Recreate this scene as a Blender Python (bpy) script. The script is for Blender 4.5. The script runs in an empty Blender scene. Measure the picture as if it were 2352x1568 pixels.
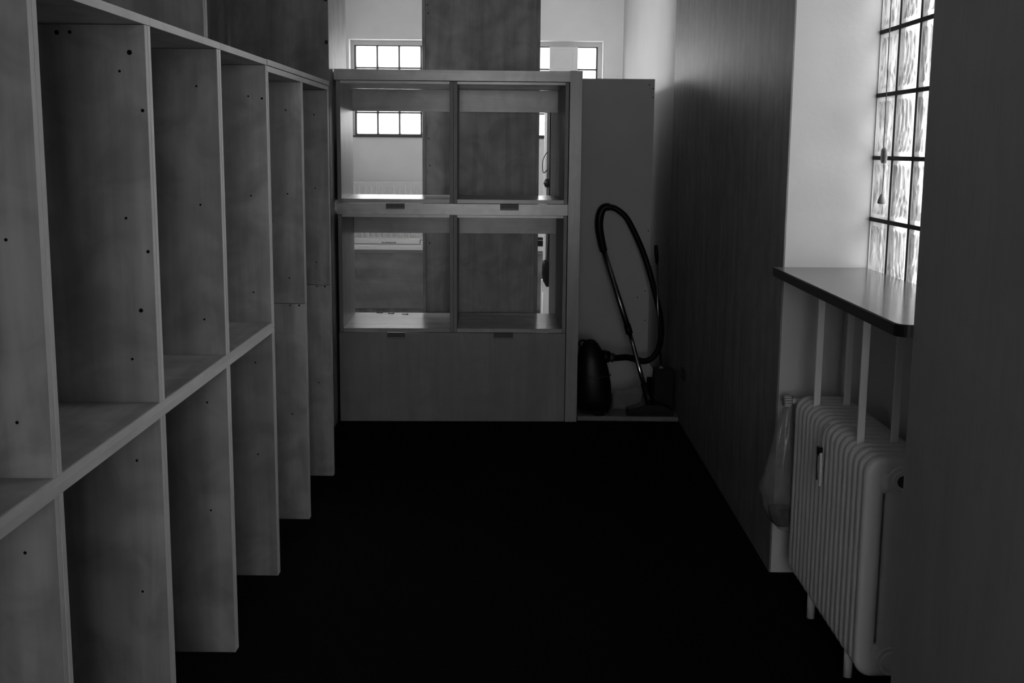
import bpy, bmesh, math, random
from mathutils import Matrix, Vector
random.seed(7)
S = bpy.context.scene
C = S.collection

# ------------------------------------------------------------------ camera
F_PX, PITCH, YAW, ROLL = 2696.6, math.radians(9.348), math.radians(-0.0645), math.radians(0.501)
cam_d = bpy.data.cameras.new('camera')
cam_d.sensor_width = 36.0
cam_d.lens = F_PX / 2352 * 36.0
cam_d.clip_start = 0.05
cam = bpy.data.objects.new('camera', cam_d)
C.objects.link(cam)
rz = Matrix.Rotation(-YAW, 3, 'Z')
right0 = rz @ Vector((1, 0, 0))
up0 = rz @ Vector((0, math.sin(PITCH), math.cos(PITCH)))
cr, sr = math.cos(ROLL), math.sin(ROLL)
right = cr * right0 + sr * up0
up = cr * up0 - sr * right0
back = right.cross(up)
M = Matrix((right, up, back)).transposed().to_4x4()
M.translation = (0, 0, 1.5)
cam.matrix_world = M
S.camera = cam

# ------------------------------------------------------------------ world, daylight outside the windows, exposure
SKY = 0.6
world = bpy.data.worlds.new('overcast_sky')
S.world = world
world.use_nodes = True
wb = world.node_tree.nodes['Background']
wb.inputs[0].default_value = (1, 1, 1, 1)
wb.inputs[1].default_value = SKY

def area(name, loc, rot, sx, sy, power):
    d = bpy.data.lights.new(name, 'AREA')
    d.shape = 'RECTANGLE'
    d.size, d.size_y, d.energy = sx, sy, power
    o = bpy.data.objects.new(name, d)
    C.objects.link(o)
    o.location = loc
    o.rotation_euler = rot
    return o
HP = math.pi / 2
area('daylight_far_window', (-0.35, 11.55, 2.35), (-HP, 0, 0), 3.2, 1.7, 100)      # faces -Y
area('daylight_side_window', (1.75, 3.6, 1.85), (0, HP, 0), 1.9, 1.5, 40)         # faces -X
area('daylight_unseen_rear_window', (0.2, -3.6, 1.6), (HP, 0, 0), 2.2, 2.4, 122)         # faces +Y through the added rear window
area('daylight_unseen_left_window', (-2.1, 7.9, 2.2), (0, -HP, 0), 1.4, 3.0, 170)     # faces +X through the added left window, far-room fill
S.view_settings.view_transform = 'Standard'
S.view_settings.look = 'None'
S.view_settings.gamma = 1.0
S.view_settings.use_curve_mapping = False
S.view_settings.exposure = 0.0
S.cycles.use_denoising = True
S.cycles.use_adaptive_sampling = True
S.cycles.adaptive_threshold = 0.03
S.cycles.max_bounces = 8
S.cycles.diffuse_bounces = 5
S.cycles.transparent_max_bounces = 12

# ------------------------------------------------------------------ mesh helpers
class MB:
    def __init__(s): s.v, s.f, s.sm = [], [], []
    def add(s, vs, fs, smooth=False):
        n = len(s.v); s.v += [tuple(p) for p in vs]
        s.f += [tuple(i + n for i in f) for f in fs]; s.sm += [smooth] * len(fs)
        return s
    def box(s, x0, x1, y0, y1, z0, z1):
        return s.add([(x0,y0,z0),(x1,y0,z0),(x1,y1,z0),(x0,y1,z0),(x0,y0,z1),(x1,y0,z1),(x1,y1,z1),(x0,y1,z1)],
            [(0,3,2,1),(4,5,6,7),(0,1,5,4),(1,2,6,5),(2,3,7,6),(3,0,4,7)])
    def prism(s, poly, axis, a, b):
        def P(u, w, t): return {'x': (t,u,w), 'y': (u,t,w), 'z': (u,w,t)}[axis]
        n = len(poly)
        vs = [P(u, w, a) for u, w in poly] + [P(u, w, b) for u, w in poly]
        fs = [tuple(range(n))[::-1], tuple(range(n, 2*n))] + [(i, (i+1) % n, n + (i+1) % n, n + i) for i in range(n)]
        return s.add(vs, fs)
    def tube(s, path, r, seg=12, closed=False, ex=1.0, ribs=None, smooth=True):
        """round tube along a path; r a number or list"""
        pts = [Vector(p) for p in path]; n = len(pts); vs = []
        ref = None
        for i, p in enumerate(pts):
            a = pts[i-1] if (i or closed) else p
            b = pts[(i+1) % n] if (i < n-1 or closed) else p
            t = (b - a).normalized()
            if ref is None:
                ref = t.cross(Vector((0,1,0)) if abs(t.y) < .9 else Vector((1,0,0))).normalized()
            ref = (ref - t * ref.dot(t)).normalized()
            q = t.cross(ref)
            rr = r[i] if isinstance(r, (list, tuple)) else r
            for k in range(seg):
                an = 2*math.pi*k/seg
                vs.append(p + ref*(math.cos(an)*rr) + q*(math.sin(an)*rr))
        fs = []
        for i in range(n if closed else n-1):
            for k in range(seg):
                a, b = i*seg, ((i+1) % n)*seg
                fs.append((a+k, a+(k+1) % seg, b+(k+1) % seg, b+k))
        s.add(vs, fs, smooth)
        if not closed:
            s.add(vs[:seg], [tuple(range(seg))[::-1]]); s.add(vs[-seg:], [tuple(range(seg))])
        return s
    def cyl(s, p0, p1, r, seg=20): return s.tube([p0, p1], r, seg)
    def loft(s, rings, seg=28, e=2.0, smooth=True):
        """rings (cx, cy, z, rx, ry): superellipse cross sections stacked in z, capped"""
        vs = []
        for cx, cy, z, rx, ry in rings:
            for k in range(seg):
                a = 2*math.pi*k/seg
                c, d = math.cos(a), math.sin(a)
                vs.append((cx + rx*math.copysign(abs(c)**(2/e), c), cy + ry*math.copysign(abs(d)**(2/e), d), z))
        n = len(rings)
        fs = [(i*seg+k, i*seg+(k+1) % seg, (i+1)*seg+(k+1) % seg, (i+1)*seg+k) for i in range(n-1) for k in range(seg)]
        s.add(vs, fs, smooth)
        s.add(vs[:seg], [tuple(range(seg))[::-1]]); s.add(vs[-seg:], [tuple(range(seg))])
        return s
    def mesh(s, name, mat, off=(0,0,0), bevel=0.0, seg=1, recalc=True):
        me = bpy.data.meshes.new(name)
        ox, oy, oz = off
        me.from_pydata([(x-ox, y-oy, z-oz) for x, y, z in s.v], [], s.f)
        for p, q in zip(me.polygons, s.sm): p.use_smooth = q
        bm = bmesh.new(); bm.from_mesh(me)
        if any(s.sm): bmesh.ops.remove_doubles(bm, verts=bm.verts, dist=1e-6)
        if recalc: bmesh.ops.recalc_face_normals(bm, faces=bm.faces)
        if bevel > 0:
            bmesh.ops.bevel(bm, geom=bm.edges[:], offset=bevel, segments=seg, affect='EDGES', profile=.5)
        bm.to_mesh(me); bm.free()
        me.materials.append(mat)
        return me
    def build(s, name, mat, parent=None, off=None, bevel=0.0, seg=1):
        if off is None: off = tuple(parent.get('_base', (0,0,0))) if parent is not None else (0,0,0)
        o = bpy.data.objects.new(name, s.mesh(name, mat, off, bevel, seg))
        C.objects.link(o)
        if parent is not None: o.parent = parent
        else: o.location = off
        if parent is not None and '_base' in parent.keys(): o['_base'] = parent['_base']
        return o
def tag(o, label, cat, group=None):
    o['label'] = label; o['category'] = cat
    if group: o['group'] = group
    return o
def thing(name, label, cat, base, group=None, rotz=0.0, local=False):
    o = bpy.data.objects.new(name, None); C.objects.link(o)
    o.empty_display_size = .1
    o.location = base; o.rotation_euler = (0, 0, rotz)
    o['_base'] = (0.0, 0.0, 0.0) if local else tuple(float(t) for t in base)
    return tag(o, label, cat, group)
def structure(name, base=(0,0,0)):
    o = bpy.data.objects.new(name, None); C.objects.link(o)
    o.location = base; o['_base'] = tuple(float(t) for t in base); o['kind'] = 'structure'
    return o
def one(name, mb, mat, label, cat, base, group=None, bevel=0.0, seg=1):
    o = mb.build(name, mat, None, base, bevel, seg)
    return tag(o, label, cat, group)
def bx(*a): return MB().box(*a)
def share(o, parent, loc):
    c = o.copy(); C.objects.link(c); c.parent = parent; c.location = loc
    return c
def smoothpath(pts, n=10):
    P = [Vector(p) for p in pts]; out = []
    for i in range(len(P)-1):
        a, b, c, d = P[max(i-1,0)], P[i], P[i+1], P[min(i+2,len(P)-1)]
        for k in range(n):
            t = k/n
            out.append(.5*((2*b) + (c-a)*t + (2*a-5*b+4*c-d)*t*t + (3*b-a-3*c+d)*t**3))
    out.append(P[-1])
    return out

# ------------------------------------------------------------------ materials (the photograph is black and white: all greys)
def newmat(name):
    m = bpy.data.materials.new(name); m.use_nodes = True
    nt = m.node_tree
    return m, nt, nt.nodes['Principled BSDF']
def plain(name, v, rough=.5, spec=.5, metal=0.0, var=.06, scale=6.0, bump=0.0, bscale=60.0):
    m, nt, b = newmat(name)
    tc = nt.nodes.new('ShaderNodeTexCoord')
    n = nt.nodes.new('ShaderNodeTexNoise'); n.inputs['Scale'].default_value = scale; n.inputs['Detail'].default_value = 4
    r = nt.nodes.new('ShaderNodeMapRange')
    r.inputs['From Min'].default_value = .3; r.inputs['From Max'].default_value = .7
    r.inputs['To Min'].default_value = v*(1-var); r.inputs['To Max'].default_value = v*(1+var)
    nt.links.new(tc.outputs['Object'], n.inputs['Vector'])
    nt.links.new(n.outputs['Fac'], r.inputs['Value'])
    nt.links.new(r.outputs['Result'], b.inputs['Base Color'])
    b.inputs['Roughness'].default_value = rough
    b.inputs['Specular IOR Level'].default_value = spec
    b.inputs['Metallic'].default_value = metal
    if bump:
        n2 = nt.nodes.new('ShaderNodeTexNoise'); n2.inputs['Scale'].default_value = bscale; n2.inputs['Detail'].default_value = 6
        bp = nt.nodes.new('ShaderNodeBump'); bp.inputs['Strength'].default_value = bump; bp.inputs['Distance'].default_value = .004
        nt.links.new(tc.outputs['Object'], n2.inputs['Vector']); nt.links.new(n2.outputs['Fac'], bp.inputs['Height'])
        nt.links.new(bp.outputs['Normal'], b.inputs['Normal'])
    return m
def wood(name, v, axis='z', rough=.42, spec=.5, contrast=.35, streak=9.0):
    """laminated board: long streaks along the grain axis, cloudy figure, per-board offset"""
    m, nt, b = newmat(name)
    N, Lk = nt.nodes.new, nt.links.new
    tc = N('ShaderNodeTexCoord'); oi = N('ShaderNodeObjectInfo')
    mul = N('ShaderNodeVectorMath'); mul.operation = 'SCALE'; mul.inputs[0].default_value = (13, 7, 9)
    Lk(oi.outputs['Random'], mul.inputs['Scale'])
    ad = N('ShaderNodeVectorMath'); ad.operation = 'ADD'
    Lk(tc.outputs['Object'], ad.inputs[0]); Lk(mul.outputs[0], ad.inputs[1])
    mp = N('ShaderNodeMapping')
    sc = {'x': (.09,1,1), 'y': (1,.09,1), 'z': (1,1,.09)}[axis]
    mp.inputs['Scale'].default_value = [streak*k for k in sc]
    Lk(ad.outputs[0], mp.inputs['Vector'])
    n1 = N('ShaderNodeTexNoise'); n1.inputs['Scale'].default_value = 1.0; n1.inputs['Detail'].default_value = 5; n1.inputs['Distortion'].default_value = .6
    Lk(mp.outputs[0], n1.inputs['Vector'])
    mp2 = N('ShaderNodeMapping'); mp2.inputs['Scale'].default_value = [90*k if k == 1 else 90*.05 for k in sc]
    Lk(ad.outputs[0], mp2.inputs['Vector'])
    n2 = N('ShaderNodeTexNoise'); n2.inputs['Scale'].default_value = 1.0; n2.inputs['Detail'].default_value = 3
    Lk(mp2.outputs[0], n2.inputs['Vector'])
    n3 = N('ShaderNodeTexNoise'); n3.inputs['Scale'].default_value = 6.5; n3.inputs['Detail'].default_value = 3; n3.inputs['Distortion'].default_value = 1.0
    Lk(ad.outputs[0], n3.inputs['Vector'])
    def mr(src, lo, hi):
        r = N('ShaderNodeMapRange'); r.inputs['From Min'].default_value = .32; r.inputs['From Max'].default_value = .68
        r.inputs['To Min'].default_value = lo; r.inputs['To Max'].default_value = hi
        Lk(src, r.inputs['Value']); return r.outputs['Result']
    def mm(a, c):
        k = N('ShaderNodeMath'); k.operation = 'MULTIPLY'; Lk(a, k.inputs[0])
        if hasattr(c, 'links'): Lk(c, k.inputs[1])
        else: k.inputs[1].default_value = c
        return k.outputs[0]
    col = mm(mm(mr(n1.outputs['Fac'], 1-contrast*.85, 1+contrast*.85), mr(n2.outputs['Fac'], .965, 1.035)), mm(mr(n3.outputs['Fac'], 1-contrast*.6, 1+contrast*.6), v))
    Lk(col, b.inputs['Base Color'])
    b.inputs['Roughness'].default_value = rough
    b.inputs['Specular IOR Level'].default_value = spec
    bp = N('ShaderNodeBump'); bp.inputs['Strength'].default_value = .06; bp.inputs['Distance'].default_value = .002
    Lk(n2.outputs['Fac'], bp.inputs['Height']); Lk(bp.outputs['Normal'], b.inputs['Normal'])
    return m
def glassblock(name, transl, transp, tint=.9, streaks=False):
    m = bpy.data.materials.new(name); m.use_nodes = True
    nt = m.node_tree; nt.nodes.clear()
    N, Lk = nt.nodes.new, nt.links.new
    out = N('ShaderNodeOutputMaterial')
    tp = N('ShaderNodeBsdfTransparent'); tp.inputs[0].default_value = (tint,)*3 + (1,)
    tl = N('ShaderNodeBsdfTranslucent'); tl.inputs[0].default_value = (tint,)*3 + (1,)
    rf = N('ShaderNodeBsdfRefraction'); rf.inputs[0].default_value = (tint,)*3 + (1,); rf.inputs['IOR'].default_value = 1.3; rf.inputs['Roughness'].default_value = .2
    gl = N('ShaderNodeBsdfGlossy'); gl.inputs['Roughness'].default_value = .12; gl.inputs[0].default_value = (.9,.9,.9,1)
    m1 = N('ShaderNodeMixShader'); m1.inputs[0].default_value = transl/(transl+transp+1e-6)
    Lk(tp.outputs[0], m1.inputs[1]); Lk(tl.outputs[0], m1.inputs[2])
    m2 = N('ShaderNodeMixShader'); m2.inputs[0].default_value = 1-transl-transp
    Lk(m1.outputs[0], m2.inputs[1]); Lk(rf.outputs[0], m2.inputs[2])
    fr = N('ShaderNodeFresnel'); fr.inputs[0].default_value = 1.35
    m3 = N('ShaderNodeMixShader'); Lk(fr.outputs[0], m3.inputs[0]); Lk(m2.outputs[0], m3.inputs[1]); Lk(gl.outputs[0], m3.inputs[2])
    if streaks:                                        # uneven thickness of the pressed glass
        tc = N('ShaderNodeTexCoord'); oi = N('ShaderNodeObjectInfo')
        sc = N('ShaderNodeVectorMath'); sc.operation = 'SCALE'; sc.inputs[0].default_value = (3, 5, 7); Lk(oi.outputs['Random'], sc.inputs['Scale'])
        ad = N('ShaderNodeVectorMath'); ad.operation = 'ADD'; Lk(tc.outputs['Object'], ad.inputs[0]); Lk(sc.outputs[0], ad.inputs[1])
        mp = N('ShaderNodeMapping'); mp.inputs['Scale'].default_value = (42, 42, 9); Lk(ad.outputs[0], mp.inputs['Vector'])
        nz = N('ShaderNodeTexNoise'); nz.inputs['Scale'].default_value = 1; nz.inputs['Detail'].default_value = 2; nz.inputs['Distortion'].default_value = 1.4; Lk(mp.outputs[0], nz.inputs['Vector'])
        mr = N('ShaderNodeMapRange'); mr.inputs['From Min'].default_value = .38; mr.inputs['From Max'].default_value = .60
        mr.inputs['To Min'].default_value = .4; mr.inputs['To Max'].default_value = .97; Lk(nz.outputs['Fac'], mr.inputs['Value'])
        for k in (tp, tl, rf): Lk(mr.outputs[0], k.inputs[0])
    Lk(m3.outputs[0], out.inputs[0])
    return m
def film(name, opacity, v):
    """thin clear plastic: partly see-through, glossy folds"""
    m, nt, b = newmat(name)
    N, Lk = nt.nodes.new, nt.links.new
    b.inputs['Base Color'].default_value = (v,v,v,1); b.inputs['Roughness'].default_value = .18
    tp = N('ShaderNodeBsdfTransparent'); tp.inputs[0].default_value = (.92,.92,.92,1)
    mx = N('ShaderNodeMixShader')
    tc = N('ShaderNodeTexCoord'); n = N('ShaderNodeTexNoise'); n.inputs['Scale'].default_value = 22; n.inputs['Detail'].default_value = 4
    r = N('ShaderNodeMapRange'); r.inputs['From Min'].default_value = .35; r.inputs['From Max'].default_value = .65
    r.inputs['To Min'].default_value = opacity*.75; r.inputs['To Max'].default_value = min(1, opacity*1.25)
    Lk(tc.outputs['Object'], n.inputs['Vector']); Lk(n.outputs['Fac'], r.inputs['Value']); Lk(r.outputs[0], mx.inputs[0])
    Lk(tp.outputs[0], mx.inputs[1]); Lk(b.outputs[0], mx.inputs[2])
    Lk(mx.outputs[0], nt.nodes['Material Output'].inputs[0])
    return m

M_WOOD = wood('pale_laminate', .31, 'z')
M_WOODY = wood('pale_laminate_lengthwise', .36, 'y')
M_EDGE = wood('pale_edge_band', .62, 'z', contrast=.12, rough=.4)  # colour lifted to make up for weaker side-window light on front edges
M_EDGEY = wood('pale_edge_band_lengthwise', .62, 'y', contrast=.12, rough=.4)  # lifted the same way for window light
M_DARKW = wood('closet_laminate', .26, 'z')
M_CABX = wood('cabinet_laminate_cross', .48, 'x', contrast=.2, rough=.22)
M_RAIL = wood('cabinet_rail_laminate', .62, 'x', contrast=.25, rough=.22, spec=.9)  # rail colour raised to stand in for missing sheen
M_RAILZ = wood('cabinet_post_laminate', .40, 'z', contrast=.1, rough=.25, spec=.8)  # post colour raised for missing sheen too
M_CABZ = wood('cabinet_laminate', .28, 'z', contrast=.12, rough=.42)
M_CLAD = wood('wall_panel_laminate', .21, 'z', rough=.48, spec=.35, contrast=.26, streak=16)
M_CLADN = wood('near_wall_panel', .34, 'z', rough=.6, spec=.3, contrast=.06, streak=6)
M_BENCH = wood('bench_laminate', .2, 'x', contrast=.25)
M_PLASTER = plain('white_plaster', .62, .8, .2, var=.03, bump=.15, bscale=45)
M_CEIL = plain('ceiling_paint', .8, .9, .1, var=.02)
M_WALLL = plain('left_wall_paint', .85, .85, .1, var=.03)
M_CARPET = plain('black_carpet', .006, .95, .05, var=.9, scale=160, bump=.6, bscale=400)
M_PAINT = plain('radiator_enamel', .7, .3, .5, var=.03)
M_BAR = plain('white_painted_bar', .88, .4, .5, var=.03)
M_WHITE = plain('white_enamel', .8, .35, .5, var=.02)
M_SILL = wood('sill_laminate', .12, 'y', rough=.17, spec=.2, contrast=.15)
M_BLACK = plain('black_plastic', .006, .4, .25, var=.1)
M_MATTE = plain('black_rubber', .008, .7, .3, var=.2)
M_HOLE = plain('drilled_hole', .01, .9, .0, var=.1)
M_DKGREY = plain('dark_grey_plastic', .05, .4, .5)
M_MORTAR = plain('black_joint', .012, .7, .2)
M_CHROME = plain('chrome_tube', .75, .16, .5, metal=1.0, var=.02)
M_GREYP = plain('grey_plastic', .25, .4, .5)
M_PANEL = plain('grey_board', .52, .5, .4, var=.05, scale=3)
M_LINO = plain('pale_base_board', .22, .6, .3, var=.15, scale=20)
M_FLINO = plain('pale_linoleum', .55, .35, .5, var=.1, scale=2)
M_FARW = plain('far_wall_white', .9, .85, .1, var=.02)
M_FARR = plain('far_right_wall_shade_tone', .5, .7, .2, var=.05, scale=1.2)  # white wall, colour lowered to balance strong window light
M_GLASS = glassblock('wavy_glass_block', .18, .60, streaks=True)
M_RIM = glassblock('glass_block_rim', .25, .5, tint=.8)
M_GLASSF = glassblock('clear_glass_block', .3, .6)
M_FILM = film('clear_plastic_film', .34, .35)
M_TRAY = film('clear_plastic_tray', .3, .4)
M_GROUND = plain('pale_concrete_yard', .6, .9, .1)

# ------------------------------------------------------------------ the room
XR, XW, YJ, YN, ZS = 0.9286, 1.218, 4.045, 2.697, 1.103
XLW, YF, CEIL, YB = -1.55, 10.85, 3.1, -3.0
def struct1(name, mb, mat):
    o = mb.build(name, mat); o['kind'] = 'structure'; return o
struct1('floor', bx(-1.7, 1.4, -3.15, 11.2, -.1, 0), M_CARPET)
struct1('far_floor', bx(-1.55, .965, 7.7, 10.4, 0, .003), M_FLINO)
struct1('ceiling', bx(-1.7, 1.4, -3.15, 11.2, CEIL, CEIL+.1), M_CEIL)
LW = (6.6, 9.2, 1.60, 2.42)                      # unseen high window in the far room's left wall, added to brighten it
m = MB().box(-1.72, XLW, -3.0, LW[0], 0, CEIL).box(-1.72, XLW, LW[1], YF, 0, CEIL)
m.box(-1.72, XLW, LW[0], LW[1], 0, LW[2]).box(-1.72, XLW, LW[0], LW[1], LW[3], CEIL)
struct1('wall_left', m, M_WALLL)
BW = (-.5, .9, .446, 2.51)                         # unseen window behind the camera, added for rear light and cabinet sheen
m = MB().box(-1.72, BW[0], -3.2, YB, 0, CEIL).box(BW[1], 1.32, -3.2, YB, 0, CEIL)
m.box(BW[0], BW[1], -3.2, YB, 0, BW[2]).box(BW[0], BW[1], -3.2, YB, BW[3], CEIL)
struct1('wall_back', m, M_PLASTER)
struct1('ground', bx(-30, 40, -30, 45, -.6, -.5), M_GROUND)

wf = structure('wall_far', (0, YF, 0))
FX0, FX1, FZ0, FZ1 = -1.504, .786, 1.600, 2.456
m = MB().box(-1.68, FX0, YF, YF+.25, 0, CEIL).box(FX1, 1.32, YF, YF+.25, 0, CEIL)
m.box(FX0, FX1, YF, YF+.25, 0, FZ0).box(FX0, FX1, YF, YF+.25, FZ1, CEIL)
m.build('plaster', M_FARW, wf)

wr = structure('wall_right', (XR, 4, 0))
m = MB()
X1 = 1.32
for y0, y1 in ((YB, YN), (YJ, 7.03)):
    m.box(XR+.006, 1.262, y0, y1, 0, CEIL)
for y0, y1 in ((YN, YJ),):
    m.box(XW, X1, y0, y1, 0, 1.06); m.box(XR+.006, X1, y0, y1, 2.515, CEIL)
m.build('plaster', M_PLASTER, wr)
bx(.965, X1, 7.03, YF, 0, CEIL).build('far_plaster', M_FARR, wr)
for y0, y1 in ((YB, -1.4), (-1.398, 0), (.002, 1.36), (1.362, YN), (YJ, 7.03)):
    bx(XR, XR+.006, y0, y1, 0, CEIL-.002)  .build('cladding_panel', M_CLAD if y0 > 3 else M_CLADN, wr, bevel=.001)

# ------------------------------------------------------------------ glass-block windows
def block_mesh(seed, wy, wz, mat, amp=.006, n=26, rim=.014, flat=False):
    """inner face of a pressed glass block in local (u across, w up, d depth), rim proud of a wavy field"""
    r = random.Random(seed)
    ph = [r.uniform(0, 6.28) for _ in range(8)]
    mb = MB(); vs = []
    for j in range(n+1):
        for i in range(n+1):
            u, w = i/n, j/n
            U, W = u*wy, w*wz
            e = min(U, wy-U, W, wz-W)
            if e < rim: d = 0.0 if e > 1e-6 else .002
            else:
                fall = min(1, (e-rim)/.010)
                warp = .55*math.sin(2*math.pi*.55*w+ph[0]) + .22*math.sin(2*math.pi*1.25*w+ph[1])
                h = .6*math.sin(2*math.pi*(5.2*u+warp)+ph[2]) + .4*math.sin(2*math.pi*(7.9*u-1.3*warp)+ph[3])*math.sin(2*math.pi*(.9*w+.4*u)+ph[4])
                d = fall*(.0035 + amp*h)
            vs.append((U, W, d))
    fs = [(j*(n+1)+i, j*(n+1)+i+1, (j+1)*(n+1)+i+1, (j+1)*(n+1)+i) for j in range(n) for i in range(n)]
    mb.add(vs, fs, True)
    D = .04
    mb.add([(0,0,.002),(wy,0,.002),(wy,wz,.002),(0,wz,.002),(0,0,D),(wy,0,D),(wy,wz,D),(0,wz,D)],
           [(0,1,5,4),(1,2,6,5),(2,3,7,6),(3,0,4,7)])
    return mb
def block_window(name, origin, rotz, ncol, nrow, pu, pz, g, length, mat, amp, flush=.002):
    """grid of glass blocks; local x runs along the window, local y points outdoors"""
    root = bpy.data.objects.new(name, None); C.objects.link(root)
    root['kind'] = 'structure'; root.location = origin; root.rotation_euler = (0, 0, rotz)
    protos = []
    for q in range(5):
        mb = block_mesh(q+3, pu-g*.8, pz-g, None, amp=amp)
        mb.v = [(u, d, w) for u, w, d in mb.v]
        me = mb.mesh('glass_block', mat, recalc=False)
        me.materials.append(M_RIM)
        for p in me.polygons:
            cx, cy, cz = p.center
            if min(cx, pu-g*.8-cx, cz, pz-g-cz) < .013: p.material_index = 1
        protos.append(me)
    for c in range(ncol):
        for r_ in range(nrow):
            o = bpy.data.objects.new('glass_block', protos[(c*3+r_*2+(c*r_) % 3) % 5]); C.objects.link(o)
            o.parent = root
            o.location = (pu*c + g*.4, flush, pz*r_ + g/2)
    for r_ in range(nrow+1):
        bx(0, length, flush-.003, .05, pz*r_-g/2, pz*r_+g/2).build('joint_bar', M_MORTAR, root)
    bx(0, g*.4, flush, .05, 0, pz*nrow).build('joint_bar', M_PLASTER, root)
    for c in range(1, ncol+1):
        bx(pu*c-g*.4, pu*c+g*.4, flush-.001, .05, 0, pz*nrow).build('joint_bar', M_MORTAR, root)
    return root
block_window('window_2', (XW, YJ, 1.065), -HP, 7, 7, .198, .2065, .013, YJ-YN, M_GLASS, .0034)
block_window('unseen_window_3', (BW[1], YB-.08, BW[2]), math.pi, 7, 10, .2, .2065, .013, BW[1]-BW[0], M_GLASSF, .003)
block_window('unseen_window_4', (XLW-.08, LW[0], LW[2]), HP, 13, 4, .2, .2, .012, LW[1]-LW[0], M_GLASSF, .003)

w1 = structure('window_1', (FX0, YF+.13, FZ0))
GY = YF+.14
px = .2003
gx0 = -1.465
protos = []
for q in range(4):
    mb = block_mesh(q+20, px-.012, .2-.010, None, amp=.003, n=14, rim=.012)
    mb.v = [(u, d, w) for u, w, d in mb.v]
    protos.append(mb.mesh('glass_block', M_GLASSF, recalc=False))
for c in range(11):
    for r_ in range(4):
        if c == 9 and r_ >= 2: continue
        o = bpy.data.objects.new('glass_block', protos[(c*2+r_*3) % 4]); C.objects.link(o); o.parent = w1
        o.location = (gx0 + px*c + .006 - FX0, GY - YF - .13, 1.612 + .2*r_ + .005 - FZ0)
for r_ in range(5):
    z = 1.612 + .2*r_
    bx(gx0-.01, gx0+px*11+.01, GY-.004, GY+.05, z-.006, z+.006).build('joint_bar', M_DKGREY, w1)
for c in range(12):
    bx(gx0+px*c-.006, gx0+px*c+.006, GY-.003, GY+.05, 1.612, 2.412).build('joint_bar', M_DKGREY, w1)
fr = MB().box(FX0, FX1, GY-.01, GY+.06, 2.414, FZ1).box(FX0, gx0-.008, GY-.01, GY+.06, 1.6, 2.414).box(gx0+px*11+.008, FX1, GY-.01, GY+.06, 1.6, 2.414)
fr.build('frame', plain('pale_window_frame', .6, .5), w1)
bx(FX0, FX1, YF-.012, GY+.05, 1.588, 1.604).build('window_sill', M_DKGREY, w1)
vx0 = gx0 + px*9 - .03
vp = bx(vx0, vx0+px+.055, GY-.03, GY+.04, 2.0, 2.414).build('ventilation_panel', M_WHITE, w1, bevel=.004)
bx(vx0+.045, vx0+px+.01, GY-.036, GY-.03, 2.22, 2.385).build('vent_flap', M_WHITE, vp, bevel=.002)

# ------------------------------------------------------------------ sill over the radiator
def rounded(x0, x1, y0, y1, r, which, n=8):
    pts = []
    cs = {'ll': (x0+r, y0+r, math.pi), 'lr': (x1-r, y0+r, 1.5*math.pi), 'ur': (x1-r, y1-r, 0), 'ul': (x0+r, y1-r, .5*math.pi)}
    raw = {'ll': (x0,y0), 'lr': (x1,y0), 'ur': (x1,y1), 'ul': (x0,y1)}
    for k in ('ll','lr','ur','ul'):
        if k in which:
            cx, cy, a0 = cs[k]
            pts += [(cx+r*math.cos(a0+HP*i/n), cy+r*math.sin(a0+HP*i/n)) for i in range(n+1)]
        else: pts.append(raw[k])
    return pts
sill = thing('window_sill', 'glossy wooden window sill board with black front edge above the column radiator', 'sill', (1.05, 3.37, ZS-.03))
MB().prism(rounded(.897, XW, YN+.002, YJ-.001, .035, ('ll',)), 'z', ZS-.002, ZS).build('top_surface', M_SILL, sill)
MB().prism(rounded(.894, XW, YN, YJ-.001, .036, ('ll',)), 'z', ZS-.030, ZS-.002).build('black_edge', M_BLACK, sill)

# ------------------------------------------------------------------ left: shelving row
XL, DEP, TH = -.8247, .495, .019
XBK = XL-DEP
BY = [1.442, 2.083, 2.723, 3.364, 4.005, 4.646, 5.287]
ZM, ZT = .906, 1.783
def holes(parent, y, zs, xs=(-.885, -1.235), r=.0031, extra=()):
    for x in xs:
        for z in zs:
            MB().cyl((x, y-.0008, z), (x, y+.004, z), r, 10).build('dowel_hole', M_HOLE, parent)
    for x, z, rr in extra:
        MB().cyl((x, y-.0008, z), (x, y+.004, z), rr, 10).build('dowel_hole', M_HOLE, parent)
def upright(root, y1, z0, z1, pair=(0, 1), name='side_board'):
    """two boards back to back; the far board ends at y1. Each is a panel with a lighter edge band at the front"""
    out = []
    for q in pair:
        a = y1 - .0395 + q*.0200
        p = bx(XBK+.012, XL-.0015, a, a+TH, z0, z1).build(name, M_WOOD, root, bevel=.0006)
        bx(XL-.0015, XL-(.0 if q else .0008), a+.0006, a+TH-.0006, z0, z1).build('edge_band', M_EDGE, p)
        out.append(p)
    return out
PINS_U = (1.662, 1.335, 1.009); PINS_L = (.766, .442)
u1 = thing('shelving_unit', 'long open shelving unit with a continuous middle shelf along the left wall', 'shelving', (-1.07, 2.7, 0))
EX = {2: ((-.861,1.703,.0058), (-1.021,1.745,.0052), (-.992,1.746,.004), (-.837,1.576,.004), (-.838,1.259,.004), (-.860,1.123,.005))}
for k in range(0, 5):
    pr = (0, 1) if 0 < k < 4 else ((1,) if k == 0 else (0,))
    us = upright(u1, BY[k], ZM, ZT-TH-.001, pr)
    holes(us[0], BY[k]-.0395, PINS_U, extra=EX.get(k, ()))
    ls = upright(u1, BY[k], 0, ZM-.037, pr)
    holes(ls[0], BY[k]-.0395, PINS_L)
ms = bx(XBK+.012, XL-.001, BY[0]-.02, BY[4]-.020, ZM-.018, ZM).build('middle_shelf', M_WOODY, u1, bevel=.001)
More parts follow.
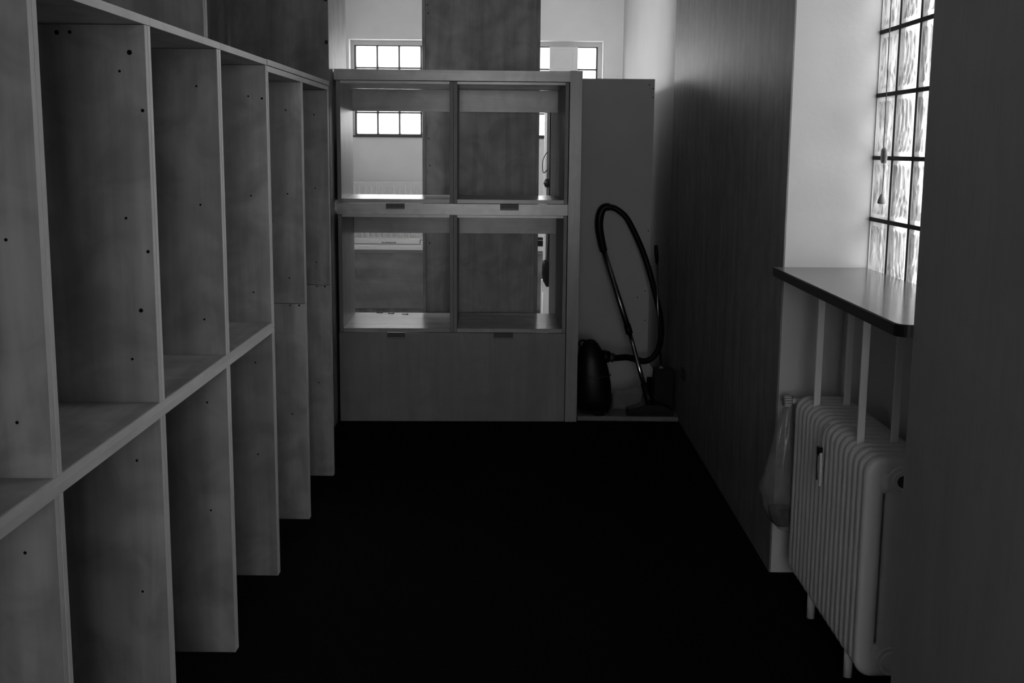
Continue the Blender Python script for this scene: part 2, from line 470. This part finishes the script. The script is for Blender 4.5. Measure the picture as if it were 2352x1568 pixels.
bx(XL-.001, XL+.0015, BY[0]-.02, BY[4]-.020, ZM-.0178, ZM-.0006).build('edge_band', M_EDGEY, ms)
ms2 = bx(XBK+.012, XL-.003, BY[0]-.02, BY[4]-.020, ZM-.037, ZM-.019).build('shelf_rail', M_WOODY, u1, bevel=.001)
bx(XL-.003, XL-.0005, BY[0]-.02, BY[4]-.020, ZM-.0366, ZM-.0194).build('edge_band', M_EDGEY, ms2)
for k in range(0, 4):
    y1 = BY[k+1] - (.0008 if k < 3 else .021)
    t = bx(XBK+.012, XL-.0015, BY[k]+.0008, y1, ZT-TH, ZT).build('top_board', M_WOODY, u1, bevel=.0006)
    bx(XL-.0015, XL, BY[k]+.0010, y1-.0002, ZT-TH+.0005, ZT-.0005).build('edge_band', M_EDGEY, t)
    bx(XBK, XBK+.010, BY[k]-.015, BY[k+1]-.03, 0, ZT-TH).build('back_panel', M_WOOD, u1)
u2 = thing('shelving_unit', 'short two-bay open shelving unit without middle shelf at far end of left row', 'shelving', (-1.07, 4.65, 0))
ZJ = .886
for k in (4, 5, 6):
    pr = (1,) if k == 4 else (0, 1)
    us = upright(u2, BY[k], ZJ+.0008, ZT-2*TH-.002, pr)
    ls = upright(u2, BY[k], 0, ZJ-.0008, pr)
    if k > 4:
        holes(us[0], BY[k]-.0395, (1.637, 1.317, .988))
        holes(ls[0], BY[k]-.0395, (.879, .439), extra=((-.849,.879,.004),))
holes(u1, BY[4]-.0395, (), extra=((-.84,1.655,.004),))
for k in (4, 5):
    ya = BY[k] - (.019 if k == 4 else -.0008)
    t = bx(XBK+.012, XL-.0015, ya, BY[k+1]-.0008, ZT-2*TH-.001, ZT-TH-.001).build('top_board', M_WOODY, u2, bevel=.0006)
    bx(XL-.0015, XL, ya, BY[k+1]-.0010, ZT-2*TH-.0005, ZT-TH-.0015).build('edge_band', M_EDGEY, t)
    bx(XBK, XBK+.010, BY[k]-.015, BY[k+1]-.03, 0, ZT-2*TH-.001).build('back_panel', M_WOOD, u2)
t = bx(XBK+.012, XL+.0005, BY[4]-.017, BY[6]+.004, ZT-TH+.001, ZT+.001).build('cover_board', M_WOODY, u2, bevel=.0006)
bx(XL+.0005, XL+.002, BY[4]-.017, BY[6]+.004, ZT-TH+.0015, ZT+.0005).build('edge_band', M_EDGEY, t)

# upper cupboard standing on the shelving row
uc = thing('upper_cupboard', 'dark open cupboard without doors standing on top of left shelving row', 'cupboard', (-1.21, 3.7, ZT+.003))
XC = -.955
z0, z1 = ZT+.003, 2.82
for ya in (1.13, 1.151, 3.700, 3.7215):
    p = bx(-1.468, XC-(.001 if ya in (1.13, 3.7) else 0), ya, ya+.0205, z0, z1).build('side_board', M_DARKW, uc, bevel=.0006)
    if ya == 3.7215:
        for z in (1.838, 1.955):
            bx(-.985, -.962, ya+.0205, ya+.026, z-.008, z+.012).build('hinge_plate', M_BLACK, p)
bx(-1.49, -1.47, 1.13, 5.29, z0, z1).build('back_panel', M_DARKW, uc)
bx(-1.468, XC, 1.172, 3.698, z1-.02, z1).build('top_board', M_DARKW, uc)
bx(-1.468, XC, 3.744, 5.29, z1-.02, z1).build('top_board', M_DARKW, uc)

cp = thing('closet_end_panel', 'tall narrow dark closet end panel between left shelving and open cabinet', 'closet panel', (-1.2, 6.28, 0))
nb = bx(-1.47, -.964, 6.205, 6.226, 0, 2.86).build('side_board', M_DARKW, cp, bevel=.0006)
for z in (2.028, 2.24):
    bx(-.982, -.967, 6.198, 6.206, z-.008, z+.010).build('hinge_plate', M_BLACK, nb)
bx(-.984, -.964, 6.227, 6.33, 0, 2.86).build('front_filler', M_DARKW, cp, bevel=.001)
bx(-1.01, -.985, 6.3, 6.985, 0, 2.86).build('light_gap_filler', M_DARKW, cp)  # added to block light leaking past the cabinet
bx(-1.49, -1.472, 5.3, 6.5, 0, 2.86).build('back_panel', M_DARKW, cp)
bx(-.990, -.972, 6.196, 6.204, 0, 1.09).build('door_track', M_BLACK, cp)

# ------------------------------------------------------------------ open cabinet closing the corridor (local coordinates, slightly turned)
cb = thing('open_cabinet', 'open pass-through cabinet with four empty compartments at the end of corridor', 'cabinet', (-.953, 6.358, 0), rotz=math.atan(.0294), local=True)
W, D = 1.240, .62
def carcass(z0, z1, nm):
    a, b_ = .603, .643                                   # the double divider
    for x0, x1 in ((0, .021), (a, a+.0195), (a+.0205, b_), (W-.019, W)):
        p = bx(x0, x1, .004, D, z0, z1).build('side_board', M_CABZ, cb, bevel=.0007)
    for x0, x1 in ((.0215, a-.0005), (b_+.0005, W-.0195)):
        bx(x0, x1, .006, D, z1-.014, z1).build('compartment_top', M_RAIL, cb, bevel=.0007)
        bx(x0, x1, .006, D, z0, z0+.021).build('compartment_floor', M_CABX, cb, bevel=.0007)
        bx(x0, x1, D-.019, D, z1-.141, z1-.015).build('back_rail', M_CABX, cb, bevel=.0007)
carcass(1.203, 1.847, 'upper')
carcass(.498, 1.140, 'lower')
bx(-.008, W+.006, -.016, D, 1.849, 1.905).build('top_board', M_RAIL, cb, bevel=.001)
def notched(z0, z1, zn, pulls, u0, u1):
    pts = [(u0, z0), (u1, z0), (u1, z1)]
    for a, b_ in reversed(pulls): pts += [(b_, z1), (b_, zn), (a, zn), (a, z1)]
    pts.append((u0, z1))
    return pts
def pulls(parent, lst, zn, z1):
    for a, b_ in lst:
        p = bx(a+.0005, b_-.0005, -.006, -.002, zn+.0005, z1-.0005).build('finger_pull', M_DKGREY, parent)
        bx(a+.001, b_-.001, -.013, -.006, zn+.001, zn+.010).build('lip', M_GREYP, p, bevel=.001)
PU = ((.260, .361), (.876, .975)); PL = ((.261, .359), (.845, .951))
rail = MB().prism(notched(1.1415, 1.2015, 1.169, PU, -.004, W+.002), 'y', -.016, .002).build('middle_rail', M_RAIL, cb, bevel=.0006)
pulls(rail, PU, 1.169, 1.2015)
base = MB().prism(notched(0, .4965, .462, PL, -.001, W), 'y', -.008, .012).build('base_panel', M_CABZ, cb, bevel=.0006)
pulls(base, PL, .462, .4965)
for x0, x1 in ((0, .02), (W-.02, W)):
    bx(x0, x1, .013, D, 0, .497).build('base_side', M_CABZ, cb)
bx(W+.003, W+.069, -.018, .03, 0, 1.908).build('end_post', M_RAILZ, cb, bevel=.001)
bx(W+.003, W+.069, .031, D, 0, 1.900).build('end_side', M_CABZ, cb)

# tall wardrobe back and the board beside it
wd = thing('tall_wardrobe', 'tall plain wooden wardrobe back rising behind the open cabinet', 'wardrobe', (-.205, 7.35, 0))
p = bx(-.531, .122, 7.09, 7.105, 0, 2.8).build('back_panel', M_WOOD, wd)
bx(-.552, -.532, 7.085, 7.62, 0, 2.8).build('side_board', M_WOOD, wd, bevel=.0006)
bx(.123, .143, 7.085, 7.62, 0, 2.8).build('side_board', M_WOOD, wd, bevel=.0006)
bx(-.531, .122, 7.105, 7.62, 2.78, 2.8).build('top_board', M_WOOD, wd)
bx(-.531, .122, 7.60, 7.62, .02, 2.77).build('door', M_WOOD, wd)
for x, z in ((-.52, 2.321), (-.516, 2.274), (-.514, 1.552), (-.508, 1.393), (-.51, .93)):
    MB().cyl((x, 7.089, z), (x, 7.093, z), .004, 10).build('dowel_hole', M_HOLE, p)
pn = thing('grey_cupboard', 'grey cupboard with plain back standing behind the vacuum cleaner', 'cupboard', (.51, 7.28, 0))
p = bx(.212, .815, 7.025, 7.044, 0, 1.905).build('back_board', M_PANEL, pn, bevel=.0008)
bx(.212, .815, 7.0235, 7.0245, 1.888, 1.905).build('edge_band', M_PANEL, p)
for x0, x1 in ((.50, .518), (.796, .814)):  # unseen body, depth shaped to keep light off the right wall
    bx(x0, x1, 7.0445, 8.7, 0, 1.904).build('side_board', M_PANEL, pn)
bx(.5185, .7955, 7.0445, 8.7, 1.886, 1.904).build('top_board', M_PANEL, pn)
bx(.5185, .7955, 8.68, 8.7, .02, 1.885).build('door', M_PANEL, pn)
for x, z in ((.783, 1.872), (.806, 1.85), (.806, 1.80), (.745, .62), (.79, .66), (.795, .48), (.80, 1.02)):
    MB().cyl((x, 7.0235, z), (x, 7.028, z), .0035, 10).build('dowel_hole', M_HOLE, p)
pb = one('base_board', bx(.362, XR-.002, 6.405, 7.02, 0, .026), M_LINO, 'low pale base board on the floor under the vacuum cleaner', 'board', (.64, 6.7, 0), bevel=.002)

# ------------------------------------------------------------------ vacuum cleaner
vc = thing('vacuum_cleaner', 'black canister vacuum cleaner stored upright with hose and chrome wand', 'vacuum cleaner', (.5, 6.56, .026))
prof = [(.040,.085,.075),(.05,.108,.10),(.10,.118,.108),(.19,.116,.105),(.27,.106,.098),(.33,.09,.088),(.375,.072,.074),(.41,.05,.056),(.43,.03,.034),(.436,.012,.014)]
MB().loft([(.466 - .03*(z-.04)/.4, 6.565, z, rx*.88, ry) for z, rx, ry in prof], 32, 2.6).build('body', M_BLACK, vc)
lid = MB().tube([(.457+.098*math.cos(a), 6.565-.104*abs(math.sin(a))-.001, .235+.0*a) for a in [math.pi*i/16 for i in range(17)]], .0035, 8).build('lid_seam', M_DKGREY, vc)
for sx in (-1, 1):
    wx = .462 + sx*.083
    w_ = MB().cyl((wx-.013, 6.585, .088), (wx+.013, 6.585, .088), .060, 24).build('wheel', M_MATTE, vc, bevel=.0)
    MB().cyl((wx+sx*.0131, 6.585, .088), (wx+sx*.017, 6.585, .088), .03, 18).build('hub_cap', M_DKGREY, w_)
MB().tube(smoothpath([(.385,6.54,.385),(.372,6.535,.415),(.383,6.53,.435),(.405,6.535,.432)], 6), .006, 8).build('carry_handle', M_BLACK, vc)
MB().loft([(.462, 6.50, .0265, .075, .05), (.462, 6.50, .041, .080, .055)], 24).build('foot', M_MATTE, vc)
MB().tube([(.505,6.55,.342),(.545,6.55,.338)], [.036,.033], 20).build('hose_port', M_BLACK, vc)
MB().cyl((.543,6.55,.338), (.572,6.55,.332), .026, 20).build('hose_collar', M_DKGREY, vc)
hp = smoothpath([(.565,6.55,.333),(.583,6.555,.331),(.648,6.60,.328),(.706,6.635,.310),(.754,6.645,.298),(.804,6.655,.320),(.844,6.68,.388),(.855,6.74,.511),(.828,6.80,.656),(.766,6.87,.878),(.675,6.93,1.077),(.611,6.95,1.144),(.559,6.95,1.164)], 26)
MB().tube(hp, [.0185 if i % 2 else .0158 for i in range(len(hp))], 12).build('hose', M_BLACK, vc)
hd = smoothpath([(.562,6.95,1.164),(.524,6.95,1.156),(.504,6.95,1.112),(.500,6.94,1.044),(.513,6.92,.968),(.528,6.90,.906)], 8)
MB().tube(hd, [.021+.004*math.sin(math.pi*i/(len(hd)-1)) for i in range(len(hd))], 16).build('handle_grip', M_BLACK, vc)
MB().cyl((.526,6.902,.912), (.659,6.678,.486), .0165, 18).build('wand_upper', plain('dark_tube', .30, .3, .5, metal=1.0), vc)
MB().cyl((.654,6.687,.503), (.668,6.664,.455), .020, 18).build('wand_clamp', M_BLACK, vc)
MB().cyl((.666,6.667,.460), (.740,6.5,.185), .0135, 18).build('wand_lower', M_CHROME, vc)
MB().tube([(.737,6.505,.195),(.758,6.478,.135),(.776,6.462,.082)], [.018,.022,.026], 18).build('nozzle_neck', M_BLACK, vc)
nz = MB().prism([(.638,.028),(.902,.028),(.905,.050),(.885,.066),(.84,.088),(.745,.092),(.70,.072),(.645,.062)], 'y', 6.425, 6.50).build('floor_nozzle', M_BLACK, vc, bevel=.003)
bx(.645, .898, 6.420, 6.426, .030, .046).build('bumper', M_MATTE, nz)
MB().tube(smoothpath([(.455,6.44,.034),(.462,6.425,.030),(.490,6.418,.031),(.512,6.43,.031),(.505,6.46,.034)], 6), .004, 8).build('power_cord', M_MATTE, vc)

dp = thing('lobby_dustpan', 'black long-handled dustpan standing in corner beside the vacuum wand', 'dustpan', (.86, 6.62, .026))
pan = MB().prism([(6.57,.027),(6.70,.027),(6.70,.20),(6.66,.262),(6.60,.262),(6.575,.10)], 'x', .808, .918).build('pan', M_MATTE, dp, bevel=.003)
MB().tube([(.849,6.63,.258),(.826,6.68,.62),(.817,6.70,.870)], .0062, 12).build('stem', plain('grey_metal_stem', .3, .25, .5, metal=1.0), dp)
MB().tube([(.8175,6.699,.862),(.812,6.70,.92),(.808,6.70,.963)], [.010,.012,.009], 12).build('grip', M_BLACK, dp)
MB().cyl((.849,6.62,.262), (.849,6.645,.262), .012, 12).build('stem_joint', M_GREYP, dp)

tr = thing('plastic_tray', 'small clear plastic tray between vacuum body and floor nozzle', 'tray', (.65, 6.62, .026))
MB().prism([(.580,.030),(.735,.062),(.742,.135),(.725,.160),(.60,.118),(.578,.142)], 'y', 6.60, 6.603).build('front_side', M_TRAY, tr)
MB().prism([(.580,.030),(.735,.062),(.742,.135),(.725,.160),(.60,.118),(.578,.142)], 'y', 6.66, 6.663).build('rear_side', M_TRAY, tr)
MB().prism([(.578,.0265),(.740,.0265),(.738,.062),(.580,.032)], 'y', 6.598, 6.664).build('bottom', M_TRAY, tr)

sk = thing('wall_socket', 'small black double wall socket low on the dark wood wall', 'socket', (XR-.004, 6.28, .29))
p = bx(XR-.006, XR, 6.235, 6.335, .265, .325).build('plate', M_BLACK, sk, bevel=.0015)
for y in (6.262, 6.308):
    MB().cyl((XR-.0075, y, .295), (XR-.0055, y, .295), .018, 16).build('outlet', M_DKGREY, p)

# ------------------------------------------------------------------ column radiator under the sill
rd = thing('column_radiator', 'off-white seventeen-section column radiator standing under the right window sill', 'radiator', (1.055, 3.48, 0))
RX0, RX1, RZ0, RZ1, PT, NS, RYF = .955, 1.155, .056, .686, .04875, 17, 3.87
def loop_tube(mb, x0, x1, z0, z1, r, hw, ht, e=2.6, n=7, seg=14):
    """closed rounded-rectangle ring in the XZ plane; section half width hw in plane, half thickness ht along Y"""
    path = []
    for cx, cz, a0 in ((x1-r, z1-r, 0), (x0+r, z1-r, HP), (x0+r, z0+r, math.pi), (x1-r, z0+r, 1.5*math.pi)):
        for i in range(n+1):
            a = a0 + HP*i/n
            path.append((cx + r*math.cos(a), cz + r*math.sin(a), math.cos(a), math.sin(a)))
    vs = []
    for x, z, nx, nzz in path:
        for k in range(seg):
            t = 2*math.pi*k/seg
            c, s_ = math.cos(t), math.sin(t)
            u = hw*math.copysign(abs(c)**(2/e), c); w = ht*math.copysign(abs(s_)**(2/e), s_)
            vs.append((x+nx*u, w, z+nzz*u))
    N_ = len(path)
    mb.add(vs, [(i*seg+k, i*seg+(k+1) % seg, ((i+1) % N_)*seg+(k+1) % seg, ((i+1) % N_)*seg+k) for i in range(N_) for k in range(seg)], True)
def radiator_section():
    mb = MB()
    loop_tube(mb, RX0+.026, RX1-.026, RZ0+.026, RZ1-.026, .024, .026, .0185, e=3.2)
    mb.loft([(1.055, 0, RZ0+.03, .041, .0185), (1.055, 0, RZ0+.08, .040, .0185), (1.055, 0, RZ1-.08, .040, .0185), (1.055, 0, RZ1-.03, .041, .0185)], 20, 2.6)
    for za, zb in ((RZ1-.105, RZ1-.02), (RZ0+.02, RZ0+.095)):
        zc, hz = (za+zb)/2, (zb-za)/2
        ring = []
        for k in range(16):
            a = 2*math.pi*k/16
            c, s_ = math.cos(a), math.sin(a)
            ring.append((math.copysign(abs(c)**.7, c)*.0165, zc+math.copysign(abs(s_)**.7, s_)*hz))
        vs = [(x, y, z) for x in (RX0+.03, RX1-.03) for y, z in ring]
        mb.add(vs, [(k, (k+1) % 16, 16+(k+1) % 16, 16+k) for k in range(16)], True)
    return mb
sm = radiator_section().mesh('section', M_PAINT, (1.055, 0, 0))
for i in range(NS):
    o = bpy.data.objects.new('section', sm); C.objects.link(o); o.parent = rd
    o.location = (0, RYF - PT*i - 3.48, 0)
yn = RYF - PT*(NS-1) - .0185
for z in (.622, .106):
    for x in (1.055,):
        h = MB().tube([(x, yn+.012, z), (x, yn-.006, z), (x, yn-.006, z), (x, yn-.010, z)], [.044,.040,.030,.028], 28, smooth=False).build('hub', M_PAINT, rd)
        MB().cyl((x, yn-.0115, z), (x, yn-.009, z), .017, 18).build('hub_plug', M_DKGREY if z > .4 else M_PAINT, h)
for y in (3.63, 3.2):
    MB().tube([(.976, y, 0), (.976, y, .12)], [.013,.014], 12).build('leg', M_PAINT, rd)
    MB().tube([(1.125, y, 0), (1.125, y, .12)], [.013,.014], 12).build('leg', M_PAINT, rd)
vk = MB().tube([(.927,3.945,.652),(.930,3.945,.652),(.955,3.945,.652),(.958,3.945,.652)], [.014,.0175,.0175,.012], 20, smooth=False).build('valve_knob', M_GREYP, rd)
for k in range(12):
    a = 2*math.pi*k/12
    MB().box(.932, .954, 3.945+.0175*math.cos(a)-.0015, 3.945+.0175*math.cos(a)+.0015, .652+.0175*math.sin(a)-.0015, .652+.0175*math.sin(a)+.0015).build('knob_rib', M_WHITE, vk)
MB().tube(smoothpath([(.957,3.945,.652),(1.01,3.945,.652),(1.04,3.93,.65),(1.055,3.87,.64)], 5), .010, 10).build('valve_pipe', M_PAINT, rd)

for (x, y, la) in ((.992, 3.748, 'white flat support bar, far front one, between sill and radiator'), (1.089, 3.748, 'white flat support bar, far rear one, between sill and radiator'),
                   (.992, 3.260, 'white flat support bar, near front one, between sill and radiator'), (1.089, 3.260, 'white flat support bar, near rear one, between sill and radiator')):
    one('support_bar', bx(x-.0105, x+.0105, y-.0035, y+.0035, .600, ZS-.0302), M_BAR, la, 'bar', (x, y, .600), 'bars holding the sill', bevel=.0008)

# clear plastic bag on the valve
bg = thing('plastic_bag', 'clear plastic bag with dark contents hanging from the radiator valve', 'bag', (.93, 3.95, .19))
rings = [(.950,3.945,.672,.010,.010),(.952,3.948,.640,.013,.013),(.945,3.95,.60,.022,.022),(.938,3.95,.55,.032,.034),(.935,3.95,.49,.040,.042),(.930,3.95,.43,.048,.048),(.925,3.95,.37,.056,.05),(.922,3.95,.335,.060,.05),(.926,3.95,.315,.052,.046),(.930,3.95,.27,.052,.044),(.938,3.95,.235,.046,.040),(.95,3.95,.205,.036,.03),(.955,3.95,.196,.02,.016)]
rr = random.Random(4)
mb = MB(); seg = 36; vs = []
for j, (cx, cy, z, rx, ry) in enumerate(rings):
    for k in range(seg):
        a = 2*math.pi*k/seg
        q = 1 + .10*math.sin(5*a+.6*j) + .06*math.sin(11*a-1.1*j) + .03*rr.uniform(-1, 1)
        vs.append((cx+rx*q*math.cos(a), cy+ry*q*math.sin(a), z+.012*math.cos(a-2.4)*(j > 5)))
mb.add(vs, [(i*seg+k, i*seg+(k+1) % seg, (i+1)*seg+(k+1) % seg, (i+1)*seg+k) for i in range(len(rings)-1) for k in range(seg)], True)
mb.build('film', M_FILM, bg)
MB().loft([(.945,3.95,.206,.02,.018),(.943,3.95,.222,.036,.030),(.936,3.95,.25,.042,.034),(.934,3.95,.275,.038,.032)], 20).build('contents', M_MATTE, bg)

tg = thing('radiator_brush', 'slim white paddle with black clip hanging between the radiator sections', 'tool', (.948, 3.505, .485))
MB().prism([(3.483,.485),(3.500,.50),(3.512,.54),(3.512,.575),(3.486,.590),(3.480,.53)], 'x', .940, .948).build('blade', M_PAINT, tg, bevel=.001)
MB().prism([(3.512,.50),(3.516,.54),(3.516,.575),(3.5125,.575),(3.5125,.54),(3.503,.50)], 'x', .938, .950).build('edge', M_BLACK, tg)
bx(.938, .952, 3.498, 3.520, .576, .603).build('clip', M_BLACK, tg, bevel=.002)
MB().tube(smoothpath([(.945,3.507,.601),(.947,3.505,.63),(.955,3.504,.66),(.97,3.504,.676)], 5), .0025, 8).build('hook', M_GREYP, tg)

# blind cord at the side window
bc = thing('blind_cord', 'thin blind cord with oval guide and bell pull hanging before the window', 'cord', (1.18, 3.805, 1.33))
MB().tube([(1.18,3.838,2.515),(1.18,3.812,1.51)], .0016, 6).build('cord', M_DKGREY, bc)
MB().loft([(1.18,3.803,1.462,.006,.008),(1.18,3.803,1.468,.008,.016),(1.18,3.803,1.485,.009,.020),(1.18,3.804,1.503,.008,.018),(1.18,3.806,1.512,.004,.008)], 18, 2.4).build('cord_guide', M_GREYP, bc)
MB().tube(smoothpath([(1.18,3.800,1.464),(1.18,3.797,1.42),(1.18,3.802,1.358)], 5), .0014, 6).build('lower_cord', M_DKGREY, bc)
MB().loft([(1.18,3.802,1.333,.010,.010),(1.18,3.802,1.337,.0135,.0135),(1.18,3.802,1.348,.011,.011),(1.18,3.802,1.362,.005,.005),(1.18,3.802,1.366,.003,.003)], 18).build('bell_pull', M_GREYP, bc)

# ------------------------------------------------------------------ far room
bn = thing('wall_bench', 'long low wall bench with white top edge and wooden front below far window', 'bench', (-.3, 10.6, 0))
bx(XLW+.002, .96, 10.34, YF-.002, .606, .640).build('bench_top', M_WHITE, bn, bevel=.002)
bx(XLW+.002, .96, 10.36, 10.385, .576, .605).build('front_rail', M_GREYP, bn)
bx(XLW+.002, -.30, 10.37, 10.39, .08, .575).build('front_panel', M_BENCH, bn)
bx(-.299, .96, 10.37, 10.39, .08, .575).build('front_panel', M_BENCH, bn)
bx(XLW+.002, .96, 10.40, 10.42, 0, .079).build('kick_board', M_DARKW, bn)

pr_ = thing('panel_radiator', 'white ribbed panel radiator on the bench below the far window', 'radiator', (-.9, 10.76, .66))
bx(-1.50, -.10, 10.72, 10.76, .66, 1.19).build('panel', M_WHITE, pr_, bevel=.008, seg=2)
rib = None
for i in range(26):
    x = -1.462 + i*.0525
    if rib is None:
        mb = MB().loft([(x,10.718,.69,.004,.003),(x,10.718,.70,.014,.009),(x,10.718,1.135,.014,.009),(x,10.718,1.158,.004,.003)], 12)
        rib = mb.build('rib', M_WHITE, pr_); x0r = x
    else:
        share(rib, pr_, (x-x0r, 0, 0))
for x in (-1.40, -.20):
    bx(x-.02, x+.02, 10.76, YF-.003, 1.0, 1.04).build('bracket', M_WHITE, pr_)
lb = thing('cardboard_box', 'long flat white box lying on the bench before panel radiator', 'box', (-1.17, 10.56, .640))
bx(-1.49, -.846, 10.52, 10.60, .6405, .690).build('box', M_WHITE, lb, bevel=.002)
bx(-1.49, -.852, 10.5185, 10.5198, .6415, .645).build('tape_edge', M_DKGREY, lb)
pm = MB()
rr = random.Random(2)
for i in range(16):
    x = -1.185 + i*.008
    pm.box(x, x+.005, 10.5185, 10.5199, .650, .650+.006+.007*rr.random())
pm.build('printed_mark', M_DKGREY, lb)
one('bench_end_box', bx(-.84, -.78, 10.53, 10.60, .6405, .672), M_WHITE, 'small white block at right end of the long flat box', 'box', (-.81, 10.56, .640), bevel=.002)

ps = thing('white_post', 'narrow white upright post seen through gap beside the wardrobe', 'post', (.243, 9.0, 0))
bx(.222, .242, 9.0, 9.05, .50, 1.95).build('post', M_WHITE, ps, bevel=.001)
bx(.243, .262, 9.01, 9.05, .50, 1.95).build('post', M_GREYP, ps, bevel=.001)
bx(.2625, .290, 9.0, 9.05, .50, 1.95).build('shade_strip', M_BLACK, ps)  # added black strip closing a bright gap, standing in for shaded cupboard side
bx(.21, .275, 8.99, 9.08, 0, .50).build('foot', M_WHITE, ps, bevel=.002)
one('power_cable', MB().tube(smoothpath([(.250,8.99,1.475),(.228,8.985,1.45),(.212,8.98,1.41),(.209,8.98,1.37),(.213,8.98,1.33),(.222,8.98,1.318),(.250,8.99,1.342)], 8), .0032, 8), M_BLACK, 'black cable loop hanging at the white post', 'cable', (.23, 8.985, 1.318))
one('round_speaker', MB().loft([(.248,8.965,1.208,.006,.006),(.248,8.965,1.215,.020,.018),(.248,8.965,1.241,.030,.028),(.248,8.965,1.268,.020,.018),(.248,8.965,1.275,.006,.006)], 20), M_BLACK, 'small round black speaker fixed to the white post', 'speaker', (.248, 8.965, 1.208))
hb = thing('hanging_bag', 'black bag hanging low on the white post', 'bag', (.25, 8.97, .45))
MB().loft([(.258,8.945,.455,.010,.010),(.248,8.945,.50,.026,.020),(.243,8.945,.56,.030,.024),(.244,8.945,.62,.029,.024),(.246,8.945,.652,.026,.020),(.247,8.945,.660,.02,.012)], 20, 2.6).build('pouch', M_BLACK, hb)
MB().tube([(.252,8.945,.655),(.258,8.98,.76),(.262,8.995,.86)], .004, 8).build('strap', M_BLACK, hb)
one('floor_pipe', MB().tube([(.224,8.9,.001),(.224,8.9,.42)], .007, 10), M_WHITE, 'thin white pipe rising from floor in front of white post', 'pipe', (.224, 8.9, 0))
db = thing('small_device', 'small dark device standing on the bench right of the wardrobe', 'device', (.22, 10.5, .640))
bx(.13, .29, 10.45, 10.55, .6405, .715).build('case', M_BLACK, db, bevel=.004)
bx(.15, .27, 10.447, 10.4495, .69, .698).build('trim_strip', M_GREYP, db)

for i, (x, y, la) in enumerate(((-.800, 6.955, 'leftmost of three small wire clips on lower left compartment floor'), (-.730, 6.935, 'middle one of three small wire clips on lower left compartment floor'), (-.645, 6.915, 'rightmost of three small wire clips on lower left compartment floor'))):
    a = .25*i
    pts = [(x-.018, y, .5225), (x-.014, y-.006, .5225), (x+.012, y-.004-.004*i, .5225), (x+.018, y+.004, .5225), (x+.010, y+.007, .5225)]
    one('wire_clip', MB().tube(smoothpath(pts, 5), .0022, 8), M_BLACK, la, 'clip', (x, y, .5225), 'wire clips on the compartment floor')

for o in S.objects:
    if '_base' in o.keys(): del o['_base']
